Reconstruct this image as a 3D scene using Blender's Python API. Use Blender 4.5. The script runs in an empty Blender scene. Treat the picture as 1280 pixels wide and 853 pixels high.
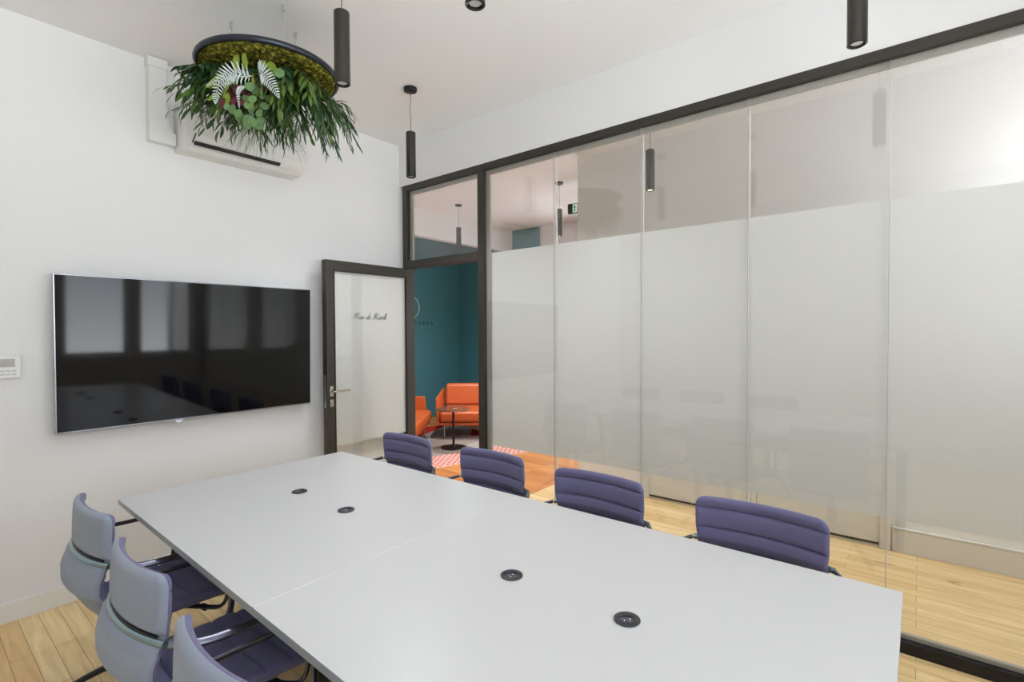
import bpy, bmesh, math, random
from mathutils import Vector, Matrix
PI = math.pi
scn = bpy.context.scene
COL = scn.collection
random.seed(7)

# ------------------------------------------------------------------ materials
def srgb(r, g, b):
    f = lambda c: (c/255/12.92) if c/255 <= .04045 else ((c/255+.055)/1.055)**2.4
    return (f(r), f(g), f(b), 1)

def mat(name, col, rough=.5, metal=0., spec=.5, bump=0., bscale=60., var=0., vscale=8., sheen=0., coat=0.):
    m = bpy.data.materials.new(name); m.use_nodes = True
    nt = m.node_tree; N = nt.nodes; L = nt.links
    b = N['Principled BSDF']
    b.inputs['Base Color'].default_value = col
    b.inputs['Roughness'].default_value = rough
    b.inputs['Metallic'].default_value = metal
    b.inputs['Specular IOR Level'].default_value = spec
    if sheen: b.inputs['Sheen Weight'].default_value = sheen
    if coat:
        b.inputs['Coat Weight'].default_value = coat; b.inputs['Coat Roughness'].default_value = .06
    tc = N.new('ShaderNodeTexCoord')
    if var:
        n = N.new('ShaderNodeTexNoise'); n.inputs['Scale'].default_value = vscale; n.inputs['Detail'].default_value = 4
        L.new(tc.outputs['Object'], n.inputs['Vector'])
        mx = N.new('ShaderNodeMix'); mx.data_type = 'RGBA'
        mx.inputs[6].default_value = tuple(c*(1-var) for c in col[:3])+(1,)
        mx.inputs[7].default_value = tuple(min(1, c*(1+var)) for c in col[:3])+(1,)
        L.new(n.outputs['Fac'], mx.inputs[0]); L.new(mx.outputs[2], b.inputs['Base Color'])
    if bump:
        n = N.new('ShaderNodeTexNoise'); n.inputs['Scale'].default_value = bscale; n.inputs['Detail'].default_value = 3
        L.new(tc.outputs['Object'], n.inputs['Vector'])
        bp = N.new('ShaderNodeBump'); bp.inputs['Strength'].default_value = bump; bp.inputs['Distance'].default_value = .002
        L.new(n.outputs['Fac'], bp.inputs['Height']); L.new(bp.outputs['Normal'], b.inputs['Normal'])
    return m

M = {}
M['wall'] = mat('wall_paint', srgb(229, 229, 228), .75, bump=.15, bscale=25, var=.012, vscale=1.2)
M['ceil'] = mat('ceiling_paint', srgb(242, 242, 241), .8, bump=.1, bscale=20)
M['wallc'] = mat('lightened_wall_paint', srgb(247, 246, 244), .7, bump=.15, bscale=25)  # same wall paint, lightened to make up for missing corridor light
M['trimw'] = mat('white_trim_paint', srgb(228, 227, 222), .45)
M['teal'] = mat('teal_paint', srgb(70, 128, 138), .55, var=.05, vscale=1.5)
M['frame'] = mat('anthracite_aluminium', srgb(60, 56, 50), .4, metal=.3)
M['black'] = mat('matt_black_metal', srgb(22, 22, 23), .42, metal=.3)
M['blackgl'] = mat('gloss_black_metal', srgb(112, 113, 128), .24, metal=.95, spec=.7)
M['table'] = mat('white_laminate', srgb(204, 204, 203), .32, spec=.45, var=.008, vscale=3)
M['tedge'] = mat('laminate_edge_band', srgb(168, 176, 175), .4)
M['alu'] = mat('satin_aluminium_band', srgb(150, 172, 178), .25, metal=.85)
M['chrome'] = mat('polished_steel', srgb(200, 198, 192), .15, metal=1)
M['silver'] = mat('silver_bezel', srgb(170, 172, 178), .28, metal=.9)
M['screen'] = mat('dark_screen_glass', srgb(5, 5, 6), .05, spec=.42)
M['fabp'] = mat('purple_wool_fabric', srgb(104, 100, 134), .92, spec=.15, bump=.5, bscale=900, var=.12, vscale=260, sheen=.25)
M['fabg'] = mat('grey_blue_wool_fabric', srgb(140, 148, 162), .92, spec=.15, bump=.5, bscale=900, var=.08, vscale=260, sheen=.25)
M['fabn'] = mat('navy_wool_fabric', srgb(114, 112, 148), .92, spec=.15, bump=.5, bscale=900, var=.12, vscale=260, sheen=.15)
M['plastw'] = mat('white_plastic', srgb(226, 226, 222), .35)
M['acdark'] = mat('dark_vent_slot', srgb(38, 36, 34), .5)
M['lcd'] = mat('grey_lcd', srgb(166, 162, 154), .25)
M['leather'] = mat('orange_leather', srgb(196, 92, 38), .38, spec=.5, bump=.35, bscale=120, var=.07, vscale=5)
M['pend'] = mat('graphite_pendant_metal', srgb(72, 70, 66), .27, metal=.8)
M['pendc'] = mat('pendant_cable_grey', srgb(70, 70, 70), .6)
M['lens'] = mat('frosted_lamp_lens', srgb(205, 204, 200), .3)
M['ring'] = mat('planter_ring_metal', srgb(58, 62, 72), .3, metal=.7)
M['wire'] = mat('thin_steel_wire', srgb(190, 188, 184), .35, metal=.6)
M['ink'] = mat('black_lettering', srgb(60, 60, 58), .6)
M['tin'] = mat('dark_teal_lettering', srgb(16, 56, 58), .6)
M['logo'] = mat('pale_logo_paint', srgb(190, 212, 210), .5)
M['wood'] = mat('walnut_top', srgb(120, 70, 42), .18, var=.15, vscale=20)
M['green'] = mat('exit_sign_green', srgb(10, 92, 52), .4)
M['signw'] = mat('exit_sign_white', srgb(225, 240, 230), .4)
M['led'] = mat('tiny_bright_pin', srgb(220, 220, 240), .2, metal=.8)
def leafm(n, c, r=.45, v=.25):
    m = mat(n, c, r, spec=.45, var=v, vscale=14)
    return m
M['lf_dark'] = leafm('dark_green_leaf', srgb(40, 72, 34))
M['lf_mid'] = leafm('mid_green_leaf', srgb(80, 106, 42))
M['lf_lime'] = leafm('lime_green_leaf', srgb(124, 146, 50), .5, .2)
M['lf_euc'] = leafm('eucalyptus_leaf', srgb(96, 128, 78), .6, .15)
M['lf_red'] = leafm('burgundy_leaf', srgb(96, 34, 44), .4)
M['lf_wht'] = leafm('silver_fern_leaf', srgb(196, 208, 204), .6, .08)
M['lf_grass'] = leafm('fine_grass_blade', srgb(92, 118, 66), .6)
M['stem'] = mat('green_stem', srgb(62, 70, 34), .7)

def moss():
    m = mat('moss', srgb(120, 118, 36), .95, spec=.1)
    nt = m.node_tree; N = nt.nodes; L = nt.links; b = N['Principled BSDF']
    tc = N.new('ShaderNodeTexCoord'); n = N.new('ShaderNodeTexNoise'); n.inputs['Scale'].default_value = 60; n.inputs['Detail'].default_value = 6
    L.new(tc.outputs['Object'], n.inputs['Vector'])
    r = N.new('ShaderNodeValToRGB'); e = r.color_ramp.elements
    e[0].position = .36; e[0].color = srgb(44, 46, 16); e[1].position = .68; e[1].color = srgb(172, 156, 58)
    k = e.new(.52); k.color = srgb(92, 92, 32)
    L.new(n.outputs['Fac'], r.inputs[0]); L.new(r.outputs[0], b.inputs['Base Color'])
    bp = N.new('ShaderNodeBump'); bp.inputs['Strength'].default_value = 1; bp.inputs['Distance'].default_value = .01
    L.new(n.outputs['Fac'], bp.inputs['Height']); L.new(bp.outputs['Normal'], b.inputs['Normal'])
    return m
M['moss'] = moss()

def wood_floor(name='oak_strip_floor', c=((222, 187, 132), (232, 203, 148), (240, 215, 164))):
    m = bpy.data.materials.new(name); m.use_nodes = True
    nt = m.node_tree; N = nt.nodes; L = nt.links; b = N['Principled BSDF']
    tc = N.new('ShaderNodeTexCoord')
    mp = N.new('ShaderNodeMapping'); mp.inputs['Rotation'].default_value = (0, 0, PI/2)
    L.new(tc.outputs['Object'], mp.inputs['Vector'])
    br = N.new('ShaderNodeTexBrick'); br.offset = .37; br.offset_frequency = 2; br.squash = 1
    br.inputs['Scale'].default_value = 1; br.inputs['Brick Width'].default_value = .95; br.inputs['Row Height'].default_value = .078
    br.inputs['Mortar Size'].default_value = .0011; br.inputs['Mortar Smooth'].default_value = .3; br.inputs['Bias'].default_value = 0
    br.inputs['Color1'].default_value = (0, 0, 0, 1); br.inputs['Color2'].default_value = (1, 1, 1, 1); br.inputs['Mortar'].default_value = (.5, .5, .5, 1)
    L.new(mp.outputs[0], br.inputs['Vector'])
    tint = N.new('ShaderNodeValToRGB'); e = tint.color_ramp.elements
    e[0].color = srgb(*c[0]); e[1].color = srgb(*c[2]); k = e.new(.5); k.color = srgb(*c[1])
    L.new(br.outputs['Color'], tint.inputs[0])
    mp2 = N.new('ShaderNodeMapping'); mp2.inputs['Scale'].default_value = (16, 1.3, 1)
    L.new(tc.outputs['Object'], mp2.inputs['Vector'])
    gr = N.new('ShaderNodeTexNoise'); gr.inputs['Scale'].default_value = 2.2; gr.inputs['Detail'].default_value = 8; gr.inputs['Distortion'].default_value = .6
    L.new(mp2.outputs[0], gr.inputs['Vector'])
    gm = N.new('ShaderNodeValToRGB'); gm.color_ramp.elements[0].position = .3; gm.color_ramp.elements[0].color = (.74, .66, .56, 1)
    gm.color_ramp.elements[1].position = .62; gm.color_ramp.elements[1].color = (1, 1, 1, 1)
    L.new(gr.outputs['Fac'], gm.inputs[0])
    mul = N.new('ShaderNodeMix'); mul.data_type = 'RGBA'; mul.blend_type = 'MULTIPLY'; mul.inputs[0].default_value = .75
    L.new(tint.outputs[0], mul.inputs[6]); L.new(gm.outputs[0], mul.inputs[7])
    # occasional brownish knots
    kn = N.new('ShaderNodeTexNoise'); kn.inputs['Scale'].default_value = 5; kn.inputs['Detail'].default_value = 2
    mp3 = N.new('ShaderNodeMapping'); mp3.inputs['Scale'].default_value = (1.6, .7, 1)
    L.new(tc.outputs['Object'], mp3.inputs['Vector']); L.new(mp3.outputs[0], kn.inputs['Vector'])
    kr = N.new('ShaderNodeValToRGB'); kr.color_ramp.elements[0].position = .68; kr.color_ramp.elements[0].color = (0, 0, 0, 1)
    kr.color_ramp.elements[1].position = .78; kr.color_ramp.elements[1].color = (1, 1, 1, 1)
    L.new(kn.outputs['Fac'], kr.inputs[0])
    k2 = N.new('ShaderNodeMix'); k2.data_type = 'RGBA'; k2.inputs[7].default_value = srgb(150, 106, 72)
    L.new(kr.outputs[0], k2.inputs[0]); L.new(mul.outputs[2], k2.inputs[6])
    mo = N.new('ShaderNodeMix'); mo.data_type = 'RGBA'; mo.inputs[7].default_value = srgb(120, 88, 54)
    L.new(br.outputs['Fac'], mo.inputs[0]); L.new(k2.outputs[2], mo.inputs[6])
    L.new(mo.outputs[2], b.inputs['Base Color'])
    b.inputs['Roughness'].default_value = .42; b.inputs['Specular IOR Level'].default_value = .35
    bp = N.new('ShaderNodeBump'); bp.invert = True; bp.inputs['Strength'].default_value = .4; bp.inputs['Distance'].default_value = .002
    L.new(br.outputs['Fac'], bp.inputs['Height']); L.new(bp.outputs['Normal'], b.inputs['Normal'])
    return m
M['floor'] = wood_floor()
M['floor2'] = wood_floor('warm_dim_strip_floor', ((190, 118, 62), (208, 138, 76), (216, 152, 90)))  # same strip floor, with the lobby's warm dim light put into the colour

def glass(name, tint=.985, f0=.04):
    m = bpy.data.materials.new(name); m.use_nodes = True
    nt = m.node_tree; N = nt.nodes; L = nt.links; N.remove(N['Principled BSDF']); out = N['Material Output']
    t = N.new('ShaderNodeBsdfTransparent'); t.inputs[0].default_value = (tint, tint, tint*.995, 1)
    g = N.new('ShaderNodeBsdfGlossy'); g.inputs['Roughness'].default_value = .0; g.inputs['Color'].default_value = (.95, .95, .95, 1)
    # Schlick reflectance from the angle of view, the same on both faces of the sheet
    ge = N.new('ShaderNodeNewGeometry'); dt = N.new('ShaderNodeVectorMath'); dt.operation = 'DOT_PRODUCT'
    L.new(ge.outputs['Incoming'], dt.inputs[0]); L.new(ge.outputs['Normal'], dt.inputs[1])
    def mth(op, a, b):
        n = N.new('ShaderNodeMath'); n.operation = op
        for i, q in enumerate((a, b)):
            if isinstance(q, (int, float)): n.inputs[i].default_value = q
            elif q is not None: L.new(q, n.inputs[i])
        return n.outputs[0]
    c1 = mth('SUBTRACT', 1.0, mth('ABSOLUTE', dt.outputs['Value'], None))
    fr = mth('ADD', mth('MULTIPLY', mth('POWER', c1, 5.0), .9), f0)
    mx = N.new('ShaderNodeMixShader'); L.new(fr, mx.inputs[0]); L.new(t.outputs[0], mx.inputs[1]); L.new(g.outputs[0], mx.inputs[2])
    L.new(mx.outputs[0], out.inputs['Surface'])
    return m
M['glass'] = glass('clear_glass')
M['seal'] = mat('joint_silicone', srgb(176, 174, 166), .5)
def film():
    m = bpy.data.materials.new('frosted_film'); m.use_nodes = True
    nt = m.node_tree; N = nt.nodes; L = nt.links; N.remove(N['Principled BSDF']); out = N['Material Output']
    d = N.new('ShaderNodeBsdfDiffuse'); d.inputs[0].default_value = srgb(238, 238, 234)
    t = N.new('ShaderNodeBsdfTranslucent'); t.inputs[0].default_value = srgb(238, 238, 234)
    mx = N.new('ShaderNodeMixShader'); mx.inputs[0].default_value = .32
    L.new(d.outputs[0], mx.inputs[1]); L.new(t.outputs[0], mx.inputs[2]); L.new(mx.outputs[0], out.inputs['Surface'])
    return m
M['film'] = film()
def emit(name, col, s):
    m = bpy.data.materials.new(name); m.use_nodes = True
    b = m.node_tree.nodes['Principled BSDF']; b.inputs['Base Color'].default_value = col
    b.inputs['Emission Color'].default_value = col; b.inputs['Emission Strength'].default_value = s
    return m
M['glow'] = emit('lit_lamp_lens', (1, .86, .66, 1), 9)
M['glow2'] = emit('lit_exit_figure', (.75, 1, .85, 1), .9)

# ------------------------------------------------------------------ mesh helpers
def link(o, parent=None):
    COL.objects.link(o)
    if parent is not None: o.parent = parent
    return o
def empty(name, loc=(0, 0, 0), rz=0, label=None, cat=None, group=None):
    o = bpy.data.objects.new(name, None); o.empty_display_size = .1
    o.location = loc; o.rotation_euler = (0, 0, rz); link(o)
    if label: tag(o, label, cat, group)
    return o
def tag(o, label, cat, group=None):
    o['label'] = label; o['category'] = cat
    if group: o['group'] = group
    return o
def struct(o): o['kind'] = 'structure'; return o

class MB:
    def __init__(s): s.v = []; s.f = []; s.mi = []
    def add(s, vs, fs, mi=0):
        k = len(s.v); s.v += [tuple(v) for v in vs]; s.f += [tuple(i+k for i in f) for f in fs]; s.mi += [mi]*len(fs); return s
    def box(s, x0, x1, y0, y1, z0, z1, bev=0, mi=0):
        bm = bmesh.new(); bmesh.ops.create_cube(bm, size=1)
        for v in bm.verts:
            v.co = ((x0+x1)/2+v.co.x*(x1-x0), (y0+y1)/2+v.co.y*(y1-y0), (z0+z1)/2+v.co.z*(z1-z0))
        if bev: bmesh.ops.bevel(bm, geom=bm.edges[:], offset=bev, segments=2, affect='EDGES', profile=.5)
        s.bm(bm, mi); return s
    def bm(s, bm, mi=0, mtx=None):
        bm.verts.index_update(); bmesh.ops.recalc_face_normals(bm, faces=bm.faces[:])
        vs = [(mtx @ v.co if mtx else v.co.copy()) for v in bm.verts]
        s.add(vs, [[v.index for v in f.verts] for f in bm.faces], mi); bm.free()
    def obox(s, c, ax, ay, az, hx, hy, hz, bev=0, mi=0):
        bm = bmesh.new(); bmesh.ops.create_cube(bm, size=1)
        for v in bm.verts: v.co = (v.co.x*2*hx, v.co.y*2*hy, v.co.z*2*hz)
        if bev: bmesh.ops.bevel(bm, geom=bm.edges[:], offset=bev, segments=2, affect='EDGES', profile=.5)
        c = Vector(c); ax, ay, az = Vector(ax), Vector(ay), Vector(az)
        for v in bm.verts: v.co = c+ax*v.co.x+ay*v.co.y+az*v.co.z
        s.bm(bm, mi); return s
    def lathe(s, prof, c=(0, 0, 0), seg=32, mi=0):
        # prof [(r,z)] ; r 0 closes
        vs = []; fs = []; rings = []
        for r, z in prof:
            if r < 1e-6: rings.append([len(vs)]); vs.append((c[0], c[1], c[2]+z))
            else:
                rings.append(list(range(len(vs), len(vs)+seg)))
                for k in range(seg): a = 2*PI*k/seg; vs.append((c[0]+r*math.cos(a), c[1]+r*math.sin(a), c[2]+z))
        for A, B in zip(rings, rings[1:]):
            for k in range(seg):
                a, b = A[k % len(A)], A[(k+1) % len(A)]; d, e = B[k % len(B)], B[(k+1) % len(B)]
                if len(A) == 1 and len(B) == 1: continue
                if len(A) == 1: fs.append((a, e, d))
                elif len(B) == 1: fs.append((a, b, d))
                else: fs.append((a, b, e, d))
        s.add(vs, fs, mi); return s
    def tube(s, pts, r, seg=12, mi=0, flat=1., rs=None, closed=False, up=Vector((0, 0, 1))):
        pts = [Vector(p) for p in pts]; n = len(pts); vs = []; fs = []
        prevu = None
        for i, p in enumerate(pts):
            if closed: t = pts[(i+1) % n]-pts[i-1]
            else: t = pts[min(i+1, n-1)]-pts[max(i-1, 0)]
            t.normalize()
            if prevu is None:
                u = up - t*up.dot(t)
                if u.length < .1: u = Vector((1, 0, 0)) - t*t.x
            else: u = prevu - t*prevu.dot(t)
            u.normalize(); prevu = u; w = t.cross(u)
            rr = rs[i] if rs else r
            for k in range(seg):
                a = 2*PI*k/seg; vs.append(p+u*math.cos(a)*rr*flat+w*math.sin(a)*rr)
        m = n if closed else n-1
        for i in range(m):
            for k in range(seg):
                a = i*seg+k; b = i*seg+(k+1) % seg; j = ((i+1) % n)*seg
                fs.append((a, b, j+(k+1) % seg, j+k))
        if not closed:
            fs.append(tuple(reversed(range(seg)))); fs.append(tuple(range((n-1)*seg, n*seg)))
        s.add(vs, fs, mi); return s
    def build(s, name, mats, parent=None, smooth=True, angle=40, loc=None, wn=True):
        me = bpy.data.meshes.new(name); me.from_pydata(s.v, [], s.f)
        if not isinstance(mats, (list, tuple)): mats = [mats]
        for m in mats: me.materials.append(m)
        for p, i in zip(me.polygons, s.mi): p.material_index = i
        bm = bmesh.new(); bm.from_mesh(me); bmesh.ops.recalc_face_normals(bm, faces=bm.faces[:])
        if smooth:
            for f in bm.faces: f.smooth = True
            for e in bm.edges:
                if len(e.link_faces) == 2 and e.calc_face_angle(0) > math.radians(angle): e.smooth = False
        bm.to_mesh(me); bm.free(); me.update()
        o = bpy.data.objects.new(name, me)
        if loc is not None: o.location = loc
        if smooth and wn:
            w_ = o.modifiers.new('weighted_normals', 'WEIGHTED_NORMAL'); w_.keep_sharp = True
        return link(o, parent)

def arc(c, r, a0, a1, n, ex, ey):
    c = Vector(c); ex = Vector(ex); ey = Vector(ey)
    return [c+ex*r*math.cos(a0+(a1-a0)*i/n)+ey*r*math.sin(a0+(a1-a0)*i/n) for i in range(n+1)]

def smooth_path(P, n=8):
    P = [Vector(p) for p in P]; out = []
    for i in range(len(P)-1):
        p0 = P[max(i-1, 0)]; p1 = P[i]; p2 = P[i+1]; p3 = P[min(i+2, len(P)-1)]
        for k in range(n):
            t = k/n
            out.append(.5*((2*p1)+(p2-p0)*t+(2*p0-5*p1+4*p2-p3)*t*t+(3*p1-p0-3*p2+p3)*t**3))
    out.append(P[-1]); return out

def copy_tree(o, parent=None):
    c = o.copy(); COL.objects.link(c)
    if parent is not None: c.parent = parent
    for ch in [x for x in bpy.data.objects if x.parent == o]: copy_tree(ch, c)
    return c

# ------------------------------------------------------------------ room dimensions
XL, YB = -1.35, -1.25          # left and rear walls
D, P, CE = 3.662, 2.918, 3.165  # tv wall, glass partition, ceiling
XC, YC = 4.24, 2.60            # corridor wall and its end
XF, YF = 6.60, 6.63            # lobby walls
YS = -2.2                      # corridor's far end

# floor & ceilings
struct(MB().box(XL-.2, XF+.2, YS-.2, YF+.2, -.08, 0).build('floor', M['floor'], smooth=False))
struct(MB().box(P+.08, XF, 2.75, D+2.9, 0, .002).build('floor_lobby', M['floor2'], smooth=False))
struct(MB().box(XL-.2, XF+.2, YS-.2, YF+.2, CE, CE+.1).build('ceiling', M['ceil'], smooth=False))

def wall_with_holes(axis, pos, th, a0, a1, holes, z1=CE):
    """wall slab of thickness th from pos; axis 'x' -> plane X=pos running along Y. holes (a,b,z0,z1)"""
    mb = MB(); cuts = sorted(set([a0, a1]+[h[0] for h in holes]+[h[1] for h in holes]))
    for a, b in zip(cuts, cuts[1:]):
        hs = [h for h in holes if h[0] <= a+1e-6 and h[1] >= b-1e-6]
        spans = [(0, z1)] if not hs else [(0, hs[0][2]), (hs[0][3], z1)]
        for (lo, hi) in spans:
            if hi-lo < 1e-4: continue
            if axis == 'x': mb.box(min(pos, pos+th), max(pos, pos+th), a, b, lo, hi)
            else: mb.box(a, b, min(pos, pos+th), max(pos, pos+th), lo, hi)
    return mb
# TV wall
struct(MB().box(XL-.2, P+.02, D, D+.14, 0, CE).build('wall_north', M['wall'], smooth=False))
WZ0, WZ1 = .95, 2.98
rear_holes = [(1.36, 2.06, WZ0, 2.4), (2.16, 2.84, WZ0, 2.4), (-1.2, 1.15, 1.0, 3.05)]
struct(wall_with_holes('y', YB, -.3, XL-.2, P+.1, rear_holes).build('wall_south', M['wall'], smooth=False))
left_holes = []
struct(wall_with_holes('x', XL, -.3, YB, D, left_holes).build('wall_west', M['wall'], smooth=False))
# bulkhead above the glazed partition
FT = 2.795
struct(MB().box(P, P+.12, YB, D, FT, CE).build('wall_east', M['wall'], smooth=False))
# end stub of the partition next to tv wall
struct(MB().box(P+.02, P+.12, 3.615, D+.14, 0, FT).build('wall_east_stub', M['wall'], smooth=False))
# rear/left windows: frame, pane
def room_window(n, axis, pos, a0, a1, z0, z1):
    m = MB(); t = .05
    def b(u0, u1, w0, w1, d0=.06, d1=.12):
        if axis == 'y': m.box(u0, u1, pos-d1, pos-d0, w0, w1, bev=.004)
        else: m.box(pos-d1, pos-d0, u0, u1, w0, w1, bev=.004)
    b(a0, a0+t, z0, z1); b(a1-t, a1, z0, z1); b(a0+t, a1-t, z0, z0+t); b(a0+t, a1-t, z1-t, z1)
    if a1-a0 > 1: b((a0+a1)/2-.03, (a0+a1)/2+.03, z0+t, z1-t)
    o = struct(m.build('window_%d' % n, M['trimw']))
    g = MB()
    if axis == 'y': g.box(a0+t, a1-t, pos-.094, pos-.086, z0+t, z1-t)
    else: g.box(pos-.094, pos-.086, a0+t, a1-t, z0+t, z1-t)
    g.build('pane', M['glass'], o, smooth=False)
for i, h in enumerate(rear_holes): room_window(10+i, 'y', YB, *h)
for i, h in enumerate(left_holes): room_window(13+i, 'x', XL, *h)
# baseboards
def baseboard(name, x0, x1, y0, y1, h=.105):
    struct(MB().box(x0, x1, y0, y1, 0, h, bev=.003).build(name, M['trimw']))
baseboard('baseboard_north', XL, P-.02, D-.015, D)
baseboard('baseboard_west', XL, XL+.015, YB, D-.015)
baseboard('baseboard_south', XL+.015, P, YB, YB+.015)

# ------------------------------------------------------------------ corridor and lobby shell
doorY = [(1.08, 1.86), (.20, .98)]
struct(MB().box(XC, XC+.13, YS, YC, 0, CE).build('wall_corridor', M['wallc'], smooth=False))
struct(MB().box(XF, XF+.15, YS, 3.0, 0, CE).box(XF, XF+.15, 4.15, YF+.15, 0, CE).box(XF, XF+.15, 3.0, 4.15, 0, .9).box(XF, XF+.15, 3.0, 4.15, 2.2, CE).build('wall_lobby_white', M['wall'], smooth=False))
struct(MB().box(P+.12, XF, D+2.9, YF+.15, 0, CE).build('wall_lobby_north', M['teal'], smooth=False))
struct(MB().box(XF-.03, XF, 4.75, D+2.9, 0, CE-.001).build('wall_lobby_east', M['teal'], smooth=False))
struct(MB().box(P-.1, P+.12, D+.14, YF+.15, 0, CE).build('wall_lobby_west', M['wall'], smooth=False))
# white header beam in front of the teal alcove
struct(MB().box(P+.12, XF-.03, 5.30, 5.42, 2.80, CE).build('trim_header', M['wall'], smooth=False))
struct(wall_with_holes('y', YS, -.15, P-.1, XC+.2, [(P+.15, XC-.15, 1.2, 3.0)]).build('wall_corridor_south', M['wall'], smooth=False))
struct(MB().box(P-.05, P+.1, YS, YB-.3, 0, CE).build('wall_corridor_west', M['wall'], smooth=False))
struct(MB().box(XC+.13, XF, 2.1, 2.2, 0, CE).build('wall_lobby_south', M['wall'], smooth=False))
# corridor doors with casings (white, painted into the wall)
for i, (y0, y1) in enumerate(doorY):
    c = MB(); w = .06
    c.box(XC-.022, XC, y0-w, y0, 0, 2.2, bev=.004).box(XC-.022, XC, y1, y1+w, 0, 2.2, bev=.004).box(XC-.022, XC, y0-w, y1+w, 2.2, 2.26, bev=.004)
    c.box(XC-.034, XC-.02, y0-w, y0-w+.016, 0, 2.26, bev=.003).box(XC-.034, XC-.02, y1+w-.016, y1+w, 0, 2.26, bev=.003)
    o = struct(c.build('door_%d' % (2+i), M['trimw']))
    MB().box(XC-.010, XC-.001, y0+.003, y1-.003, .035, 2.197, bev=.002).build('door_leaf', M['trimw'], o)
    MB().box(XC-.008, XC-.001, y0+.003, y1-.003, .018, .034).build('door_gap', M['acdark'], o, smooth=False)
    h = MB().lathe([(0, 0), (.009, 0), (.009, .04), (0, .04)], seg=12)
    hh = h.build('door_handle', M['chrome'], o); hh.rotation_euler = (0, -PI/2, 0); hh.location = (XC-.01, y0+.06, 1.05)
struct(MB().box(XC-.018, XC, YS, .13, 0, .15, bev=.004).box(XC-.02, XC, YS, .13, .15, .165, bev=.004).build('baseboard_corridor', M['trimw']))
struct(MB().box(XC-.016, XC, 1.93, YC, 0, .09, bev=.003).build('baseboard_corridor_end', M['trimw']))

# ------------------------------------------------------------------ glazed partition
PX0, PX1 = P-.005, P+.075
fr = MB()
HZ0, HZ1 = 2.055, 2.125        # transom
fr.box(PX0, PX1, YB, 3.615, 2.745, FT, bev=.002)                 # top rail
fr.box(PX0, PX1, 3.555, 3.615, 0, 2.745, bev=.002)               # left post
fr.box(PX0, PX1, 2.640, 2.700, 0, 2.745, bev=.002)               # post beside the door
fr.box(PX0, PX1, 2.700, 3.555, HZ0, HZ1, bev=.002)               # transom
struct(fr.build('trim_partition', M['frame']))
bead = MB().box(P+.030, P+.048, YB, 2.640, 2.712, 2.745).box(P+.030, P+.048, 2.602, 2.640, .055, 2.712).box(P+.030, P+.048, 2.700, 3.555, 2.712, 2.745).box(P+.030, P+.048, 3.515, 3.555, HZ1, 2.712)
bead.box(P+.0275, P+.0505, YB, 2.602, .0551, .075)
struct(bead.build('trim_glazing_bead', mat('grey_glazing_bead', srgb(158, 154, 144), .45), smooth=False))
struct(MB().box(PX0-.002, PX1, YB, 2.640, 0, .055, bev=.002).build('trim_floor_rail', M['black']))
edges = [2.640, 1.995, 1.345, .728, .114, -.55, YB]
for k in range(len(edges)-1):
    y1, y0 = edges[k], edges[k+1]
    z0, z1 = .055, 2.745
    o = MB().box(P+.018, P+.026, y0+.0015, y1-.0015, z0, z1).build('window_%d' % (k+1), M['glass'], smooth=False); struct(o)
    MB().box(P+.052, P+.060, y0+.0015, y1-.0015, z0, z1).build('inner_pane', M['glass'], o, smooth=False)
    MB().box(P+.0503, P+.0518, y0+.002, y1-.002, .600, 2.108).build('frosted_film', M['film'], o, smooth=False)
    if k:
        MB().box(P+.018, P+.026, y1-.0012, y1+.0012, z0, z1).build('joint_strip', M['seal'], o, smooth=False)
        MB().box(P+.051, P+.061, y1-.002, y1+.002, z0, z1).build('joint_strip', M['trimw'], o, smooth=False)
o = struct(MB().box(P+.018, P+.026, 2.700, 3.555, HZ1, 2.745).build('window_7', M['glass'], smooth=False))
MB().box(P+.052, P+.060, 2.700, 3.555, HZ1, 2.745).build('inner_pane', M['glass'], o, smooth=False)

# ------------------------------------------------------------------ meeting-room door (open about 90 degrees)
dr = bpy.data.objects.new('door_1', None); link(dr); struct(dr); dr.location = (P-.005, 3.515, 0); dr.rotation_euler = (0, 0, math.radians(1.2))
# leaf runs along local -X, thickness local y -.03 .. .03
W = .845; DT = 2.045; ft = .066
m = MB()
m.box(-W, -W+ft, -.028, .028, .012, DT, bev=.003).box(-ft, 0, -.028, .028, .012, DT, bev=.003)
m.box(-W+ft, -ft, -.028, .028, DT-.075, DT, bev=.003).box(-W+ft, -ft, -.028, .028, .012, .10, bev=.003)
m.build('door_frame', M['frame'], dr)
m = MB()
g = .008
m.box(-W+ft-g, -ft+g, -.0285, -.020, DT-.075-g, DT-.075, 0).box(-W+ft, -W+ft+g, -.0285, -.020, .10, DT-.075).box(-ft-g, -ft, -.0285, -.020, .10, DT-.075)
m.build('glazing_gasket', M['black'], dr, smooth=False)
pn = MB().box(-W+ft, -ft, -.012, -.004, .10, DT-.075).build('glass_panel', M['glass'], dr, smooth=False)
MB().box(-W+ft+.002, -ft-.002, -.0035, -.002, .612, DT-.08).build('frosted_film', M['film'], pn, smooth=False)
MB().box(-W-.0015, -W, -.012, .012, .92, 1.17).build('lock_plate', M['chrome'], dr, smooth=False)
hp = MB().box(-W+.018, -W+.048, -.036, -.028, 1.005, 1.085, bev=.006)
hp.tube([(-W+.033, -.03, 1.045), (-W+.033, -.068, 1.045), (-W+.045, -.078, 1.045), (-W+.165, -.080, 1.047)], .0085, seg=12)
hd = hp.build('door_handle', M['chrome'], dr)
lp = MB().box(-W+.018, -W+.048, -.036, -.028, .925, .985, bev=.006).box(-W+.028, -W+.036, -.046, -.034, .945, .962, bev=.002)
lp.build('lock_cylinder', M['chrome'], dr)
for z in (.25, 1.85):
    MB().lathe([(0, 0), (.009, 0), (.009, .09), (0, .09)], c=(.004, .0, z), seg=12).build('hinge', M['frame'], dr)

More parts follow.
